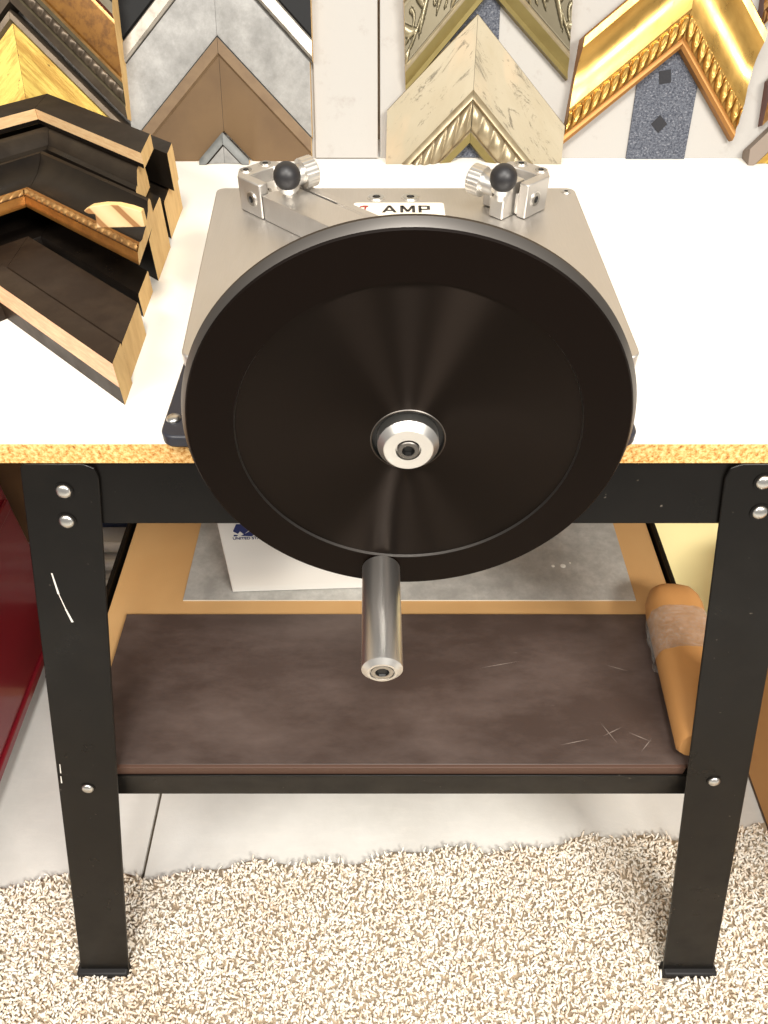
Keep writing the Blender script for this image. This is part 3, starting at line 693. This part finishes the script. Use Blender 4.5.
for (u, v, rot) in ((665, 77, 8), (659, 124, 45)):
    a, t = st(u, v, .002); mb = MB(); r = .0078
    mb.prism([bpt(a + r*1.4142*math.cos(R(45+rot+90*k)), t + r*1.4142*math.sin(R(45+rot+90*k)), .0018) for k in range(4)], BN*.001, 'fabric_dark'); mb.build('fabric_patch', fs_)
GRP = 'corner samples on the display boards'
def on_board(name, label, apex_px, W, aL, aR, prof, mats, roll=0.0, d=.0, base=0.0, at_inner=False, **k):
    """apex_px: pixel of the (outer or inner) apex at face height d; base: how far off the board its back lies"""
    p = bp2(*apex_px, d) - BN*d + BN*base
    c, s_ = math.cos(roll), math.sin(roll)
    return frame_corner(name, label, p, BX*c + BT*s_, BT*c - BX*s_, BN, aL, aR, W, prof, mats, group=GRP, at_inner=at_inner, **k)
# column 1, board 1
on_board('frame_corner', 'small grey corner sample low behind the left fence bracket', (222, 132), .05, .034, .034, [(0, .010), (.12, .012), (.3, .012), (.34, .009), (.8, .007), (1, .006)], ['slate_lip', 'slate_lip', 'charcoal', 'grey_stone', 'slate_lip'], d=.022, base=.0105)
on_board('frame_corner', 'flat brown corner sample with a raised border nested below the mottled grey one', (217, 35), .112, .117, .119, [(0, .012), (.02, .014), (.18, .014), (.21, .010), (.95, .010), (1, .009)], ['slate_lip', 'brown_border', 'brown_border', 'brown_panelled', 'brown_panelled'], d=.013, base=.0, at_inner=False)
on_board('frame_corner', 'wide mottled grey flat corner sample above the brown one', (217, 35), .0905, .124, .120, [(0, .013), (.02, .015), (.97, .0165), (1, .015)], ['grey_stone']*3, d=.015, at_inner=True)
on_board('frame_corner', 'black corner sample with a silver lip above the mottled grey one', (212, -51), .10, .126, .122, [(0, .02), (.03, .022), (.72, .020), (.75, .017), (.78, .020), (.96, .021), (1, .018)], ['night_black', 'night_black', 'night_black', 'silver_lip', 'silver_lip', 'silver_lip'], d=.02, at_inner=True)
# column 2, board 2
on_board('frame_corner', 'champagne crackle corner sample with a twisted rope sight edge', (478, 13), .150, .114, .126, [(0, .018), (.012, .021), (.58, .019), (.6, .021), (.655, .022), (.67, .019), (.90, .015), (.92, .017), (1, .014)], ['champagne', 'crackle', 'champagne', 'champagne', 'champagne', 'scroll_ground', 'champagne', 'olive_gold'], roll=R(-1.5), d=.02,
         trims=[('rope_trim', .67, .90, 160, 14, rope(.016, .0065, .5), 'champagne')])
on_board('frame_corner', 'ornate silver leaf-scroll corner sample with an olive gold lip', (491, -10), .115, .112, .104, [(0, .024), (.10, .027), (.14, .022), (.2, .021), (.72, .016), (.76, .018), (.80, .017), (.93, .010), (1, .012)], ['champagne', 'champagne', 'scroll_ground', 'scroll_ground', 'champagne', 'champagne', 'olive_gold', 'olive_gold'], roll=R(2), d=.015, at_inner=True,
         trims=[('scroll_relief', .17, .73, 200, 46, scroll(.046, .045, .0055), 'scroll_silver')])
on_board('frame_corner', 'plain cream gold corner sample at the top edge above the leaf-scroll one', (491, -107), .075, .108, .100, [(0, .02), (.05, .022), (.9, .018), (1, .02)], ['cream_gold']*3, roll=R(2), d=.018, at_inner=True)
# column 3, board 3
on_board('frame_corner', 'large bright gold corner sample with a leaf-and-bead sight edge', (683, 47), .128, .132, .098, [(0, .030), (.03, .034), (.12, .034), (.16, .030), (.24, .0225), (.36, .018), (.5, .0175), (.62, .020), (.66, .021), (.70, .019), (.90, .014), (.925, .0155), (.96, .0155), (1, .012)], ['gold_edge', 'gold', 'gold', 'gold', 'gold', 'gold', 'gold', 'gold', 'gold', 'gold', 'gold_edge', 'gold_edge', 'gold_edge'],
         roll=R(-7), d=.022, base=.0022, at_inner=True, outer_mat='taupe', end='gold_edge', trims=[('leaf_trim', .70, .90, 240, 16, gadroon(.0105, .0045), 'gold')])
# column 4: only the left arms reach into the picture
on_board('frame_corner', 'reddish gold ornate corner sample cut off by the top right corner of the photo', (836, -46), .07, .082, .05, [(0, .022), (.1, .026), (.3, .020), (.6, .015), (.7, .018), (1, .014)], ['mahogany', 'copper_gold', 'bronze_gold', 'copper_gold', 'copper_gold'], d=.015, at_inner=True, end='mahogany', trims=[('bead_trim', .72, .98, 90, 10, beads(.011, .004), 'copper_gold')])
on_board('frame_corner', 'brown and copper corner sample at the right edge beside the big gold one', (836, 56), .055, .082, .05, [(0, .024), (.2, .026), (.4, .020), (.7, .016), (1, .013)], ['taupe', 'mahogany', 'bronze_gold', 'copper_gold'], d=.015, at_inner=True, end='mahogany', outer_mat='taupe')
on_board('frame_corner', 'dark taupe corner sample with a yellow gold lip low at the right edge', (836, 66), .055, .1, .05, [(0, .022), (.5, .024), (.56, .019), (.8, .017), (.85, .019), (1, .014)], ['taupe', 'taupe', 'leaf_yellow', 'leaf_yellow', 'gold_edge'], d=.015, end='taupe', outer_mat='taupe')
# far left, deep profiles
on_board('frame_corner', 'bright yellow gold corner sample with a dark silver outer edge behind the dark stack', (10, 9), .150, .116, .137, [(0, .034), (.02, .038), (.075, .038), (.10, .032), (.95, .022), (1, .020)], ['dark_silver', 'dark_silver', 'pewter', 'leaf_yellow', 'leaf_yellow'], d=.034, end='pewter', outer_mat='dark_silver')
on_board('frame_corner', 'antique brown gold corner sample with a carved rope edge in the top left corner', (8, 0), .165, .114, .134, [(0, .050), (.04, .054), (.14, .052), (.17, .044), (.22, .046), (.30, .050), (.33, .046), (.36, .046), (.70, .038), (.72, .041), (.75, .038), (.90, .034), (.92, .037), (1, .033)], ['charcoal', 'charcoal', 'pewter', 'ebony', 'pewter', 'mahogany', 'copper_gold', 'antique_brown', 'antique_brown', 'copper_gold', 'scroll_ground', 'scroll_ground', 'dark_silver'],
         d=.037, at_inner=True, end='end_grain', trims=[('rope_trim', .79, .90, 190, 12, rope(.009, .0045, .9), 'dark_silver')])

# dark corner samples stacked on the worktop (arms along the table, apex away from the viewer)
PG = 'dark moulding corners stacked on the worktop'
def on_table(label, x, yi, W, aL, aR, z0, prof, mats, rot=2.0, **k):
    c, s_ = math.cos(R(rot)), math.sin(R(rot))
    return frame_corner('frame_corner', label, (x, yi, TABLE + z0 + .0004), (c, s_, 0), (-s_, c, 0), (0, 0, 1), aL, aR, W, prof, mats, group=PG, at_inner=True, **k)
flat = lambda h, e=.002: [(0, h-e), (.03, h), (.97, h), (1, h-e)]
on_table('black corner sample with a bare pinkish wood side, frontmost of the stack', -.373, .660, .032, .15, .146, 0, [(0, .040), (.06, .042), (.94, .042), (1, .0415), (1, .018)], ['espresso', 'espresso', 'espresso', 'raw_edge_pink'], inner_mat='espresso')
on_table('wide flat espresso corner sample just behind the pink wood-sided one', -.374, .6965, .072, .15, .143, 0, [(0, .033), (.02, .035), (.96, .035), (1, .033)], ['espresso']*3)
on_table('thin black corner sample lying low between the wide flat one and the roped one', -.374, .790, .050, .14, .131, 0, flat(.024), ['ebony']*3)
on_table('tall black corner sample underneath the roped one', -.374, .862, .078, .14, .130, 0, [(0, .055), (.03, .058), (.5, .058), (.6, .05), (1, .045)], ['ebony']*4)
on_table('broad charcoal corner sample at the back of the stack', -.376, .958, .085, .14, .126, 0, [(0, .043), (.02, .046), (.55, .046), (.6, .043), (.97, .042), (1, .04)], ['charcoal']*5)
on_table('black scooped corner sample with a bronze rope sight edge', -.376, .785, .098, .14, .139, .0585, [(0, .02), (.05, .024), (.12, .024), (.2, .018), (.4, .012), (.68, .010), (.78, .012), (.80, .013), (.86, .0115), (.955, .010), (.965, .008), (.985, .005), (1, .003)],
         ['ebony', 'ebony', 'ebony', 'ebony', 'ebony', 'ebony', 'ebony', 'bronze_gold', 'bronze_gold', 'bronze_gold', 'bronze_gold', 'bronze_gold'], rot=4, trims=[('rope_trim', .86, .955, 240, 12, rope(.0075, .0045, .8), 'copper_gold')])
on_table('rounded black corner sample with a pale cushion-shaped cut end', -.382, .888, .062, .14, .122, .0595, [(0, .012), (.05, .022), (.18, .030), (.36, .034), (.60, .032), (.74, .025), (.80, .020), (.83, .022), (.95, .020), (1, .008)], ['charcoal']*6 + ['ebony']*3, rot=3)
on_table('black corner sample with a bare pale wood side on top of the stack', -.398, .930, .056, .14, .145, .0945, [(0, .014), (.04, .016), (.97, .016), (1, .0155), (1, .0045)], ['charcoal', 'charcoal', 'charcoal', 'raw_edge'], inner_mat='ebony', rot=3)
on_table('narrow black corner sample between the pale wood-sided one and the broad charcoal one', -.38, .985, .035, .13, .136, .0465, flat(.040, .006), ['charcoal']*3, rot=3)
# pine offcut standing on the stack
op = [(83.5, 211), (91, 206.5), (105, 204.5), (118, 205), (131, 208), (141, 211.5), (145, 227), (97, 228), (95, 214.5), (88, 214)]
yo = .655; off = MB(); off.prism([PY(u, v, yo) for u, v in op], (0.001, .007, 0), 'pine_offcut', 'end_grain')
tag(off.build('moulding_offcut', None, .0006), 'pale pine moulding slice with dark grain stripes lying on the dark stack', 'wood offcut')

# ------------------------------------------------------------------ lights, world, camera
def area(name, loc, target, size, power, col):
    l = bpy.data.lights.new(name, 'AREA'); l.shape = 'RECTANGLE'; l.size, l.size_y = size; l.energy = power; l.color = col
    o = bpy.data.objects.new(name, l); COL.objects.link(o); o.location = loc
    d = Vector(target)-Vector(loc); o.rotation_euler = d.to_track_quat('-Z', 'Y').to_euler()
area('ceiling_lamp_right', (1.3, -1.5, 2.7), (.15, .5, .4), (1.1, .4), 76, (1, .95, .87))
area('ceiling_lamp_left', (-1.2, -1.2, 2.7), (0, .5, .4), (1.2, .4), 38, (1, .94, .85))
area('ceiling_lamp_middle', (.03, -.5, 2.75), (.03, .5, .4), (.45, .6), 32, (1, .97, .92))
w = bpy.data.worlds.new('World'); scn.world = w; w.use_nodes = True
w.node_tree.nodes['Background'].inputs[0].default_value = (1, .96, .91, 1); w.node_tree.nodes['Background'].inputs[1].default_value = .29
cd = bpy.data.cameras.new('Camera'); cam = bpy.data.objects.new('Camera', cd); COL.objects.link(cam)
cam.location = (0, 0, CAM_Z); cam.rotation_euler = (math.pi/2-PITCH, 0, 0)
cd.sensor_fit = 'VERTICAL'; cd.sensor_height = 36; cd.lens = 36*FPX/1024; cd.clip_start = .02
scn.camera = cam
scn.view_settings.view_transform = 'Standard'; scn.view_settings.look = 'None'; scn.view_settings.gamma = 1; scn.view_settings.use_curve_mapping = False
scn.view_settings.exposure = 0.42
